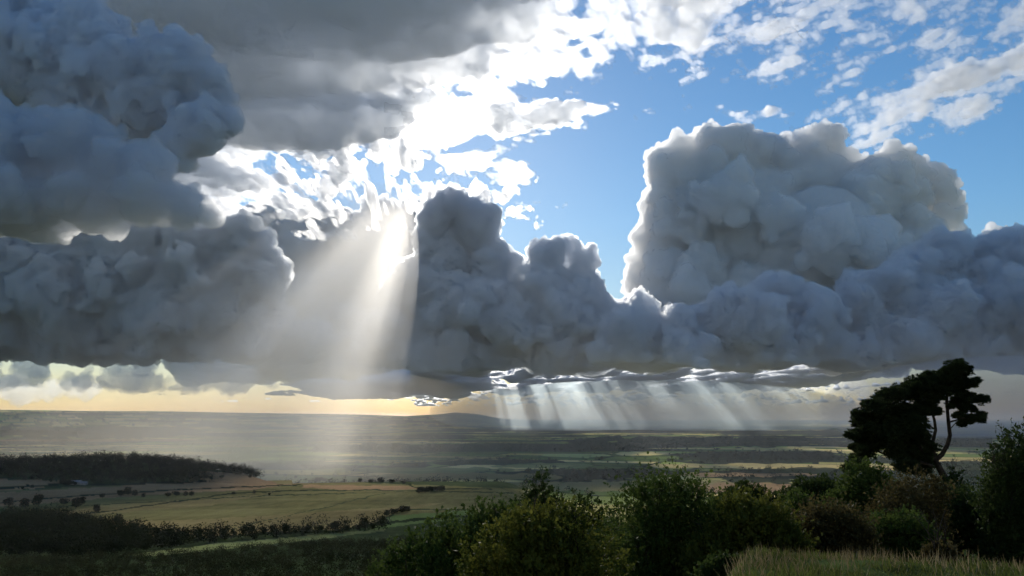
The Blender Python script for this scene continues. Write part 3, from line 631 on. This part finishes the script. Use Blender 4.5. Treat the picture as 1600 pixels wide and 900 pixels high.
# farm sheds by those trees
def shed(px,py,w,h,label,seed):
    d=pdir(px,py); ys=np.geomspace(300,22000,1800); i=np.argmax(height(d[0]*ys,ys)-d[2]*ys>0); D=float(ys[i]); x=d[0]*D; g=hz(x,D)
    r=thing('farm_shed',(x,D,g-.3),label,'shed','farm buildings in the landscape')
    a,b=w/2,w*.3
    mesh_obj('wall',[(-a,-b,0),(a,-b,0),(a,b,0),(-a,b,0),(-a,-b,h),(a,-b,h),(a,b,h),(-a,b,h),(-a,0,h*1.5),(a,0,h*1.5)],[(0,1,5,4),(2,3,7,6)],simple('shed_wall',(.35,.33,.3),.8,noise=(.5,(.25,.23,.2),(.42,.4,.36))),smooth=False).parent=r
    for e in (-1,1): mesh_obj('gable',[(e*a,-e*b,0),(e*a,e*b,0),(e*a,e*b,h),(e*a,0,h*1.5),(e*a,-e*b,h)],[(0,1,2,3,4)],bpy.data.materials['shed_wall'],smooth=False).parent=r
    o=mesh_obj('roof',[(-a-.4,-b-.5,h-.3),(a+.4,-b-.5,h-.3),(a+.4,0,h*1.5+.1),(-a-.4,0,h*1.5+.1),(-a-.4,b+.5,h-.3),(a+.4,b+.5,h-.3)],[(0,1,2,3),(3,2,5,4)],simple('shed_roof',(.3,.3,.31),.5,noise=(.4,(.22,.22,.23),(.38,.38,.39))),smooth=False); o.parent=r
shed(119,757,14,4,'pale farm shed beside the dark clump, longer of the two',1); shed(131,758,9,3.4,'small pale farm shed beside the longer shed',2)
# woods that read as one mass
def mass(name,pts,R,H,n,fs,m,seed):
    rng=np.random.default_rng(seed); PP=[];AA=[];BB=[]
    for (x,y) in pts:
        k=rng.uniform(.5,1.5); P,A,B=crown_quads(rng,n,R*k,H*k*rng.uniform(.8,1.25),fs)
        PP.append(P+np.array((x,y,hz2(x,y)))); AA.append(A); BB.append(B)
    o=quads_mesh(name,np.concatenate(PP),np.concatenate(AA),np.concatenate(BB),m); o['kind']='stuff'; print(name,len(pts)*n); return o
def hz2(x,y): return hz(x,y)-.2
def scatter(poly,step,lo,hi,seed,dens=1.0):
    """ground points that show inside a photo polygon"""
    rng=np.random.default_rng(seed); m=poly_mask(PX,PY,poly)&(R_>lo)&(R_<hi)
    xs,ys=X[m],Y[m]
    if len(xs)==0: return []
    g=np.round(np.stack([xs,ys],-1)/step).astype(int); _,u=np.unique(g,axis=0,return_index=True)
    g=g[u]; keep=rng.uniform(size=len(g))<dens; g=g[keep]
    return [(a*step+rng.uniform(-.45,.45)*step,b*step+rng.uniform(-.45,.45)*step) for a,b in g]
pw=scatter([(-260,716),(0,716),(150,714),(190,712),(250,716),(330,727),(400,741),(412,748),(335,740),(310,740),(334,754),(290,757),(180,756),(140,758),(0,748),(-260,748)],10,1250,1900,31)
mass('woodland',pw,6.5,13,70,1.7,LEAF['wood'],32)
pw=scatter([(-260,790),(20,795),(85,803),(120,818),(230,839),(330,842),(420,836),(520,832),(600,826),(600,830),(450,840),(330,848),(210,864),(150,872),(-260,872)],8,330,900,33,.9)
mass('woodland',pw,5.5,9,120,1.15,LEAF['wood'],34)
pw=scatter([(-300,868),(210,870),(350,862),(520,842),(640,824),(740,808),(900,800),(900,960),(-300,960)],5.0,75,520,35,.6)
mass('scrub',pw,2.6,3.2,80,.5,LEAF['scrub'],36)
sel=(C.max(-1)<.05)&(R_>2100)&(R_<9500)&(np.abs(A_)<.75)
xs,ys=X[sel],Y[sel]; rng=np.random.default_rng(40)
g=np.round(np.stack([xs,ys],-1)/22).astype(int); _,ui=np.unique(g,axis=0,return_index=True); ui=rng.permutation(ui)[:5200]
pts=[(a_+rng.uniform(-9,9),b_+rng.uniform(-9,9)) for a_,b_ in zip(xs[ui],ys[ui])]
mass('woodland',pts,9,13,22,4.2,LEAF['wood'],41)
shed(857,668,26,9,'white far-off farmhouse catching light below the dark hills',3); shed(748,668,22,8,'pale far-off barn on the dark slope of the long hill',4)
print('all plants',round(time.time()-T0,1))
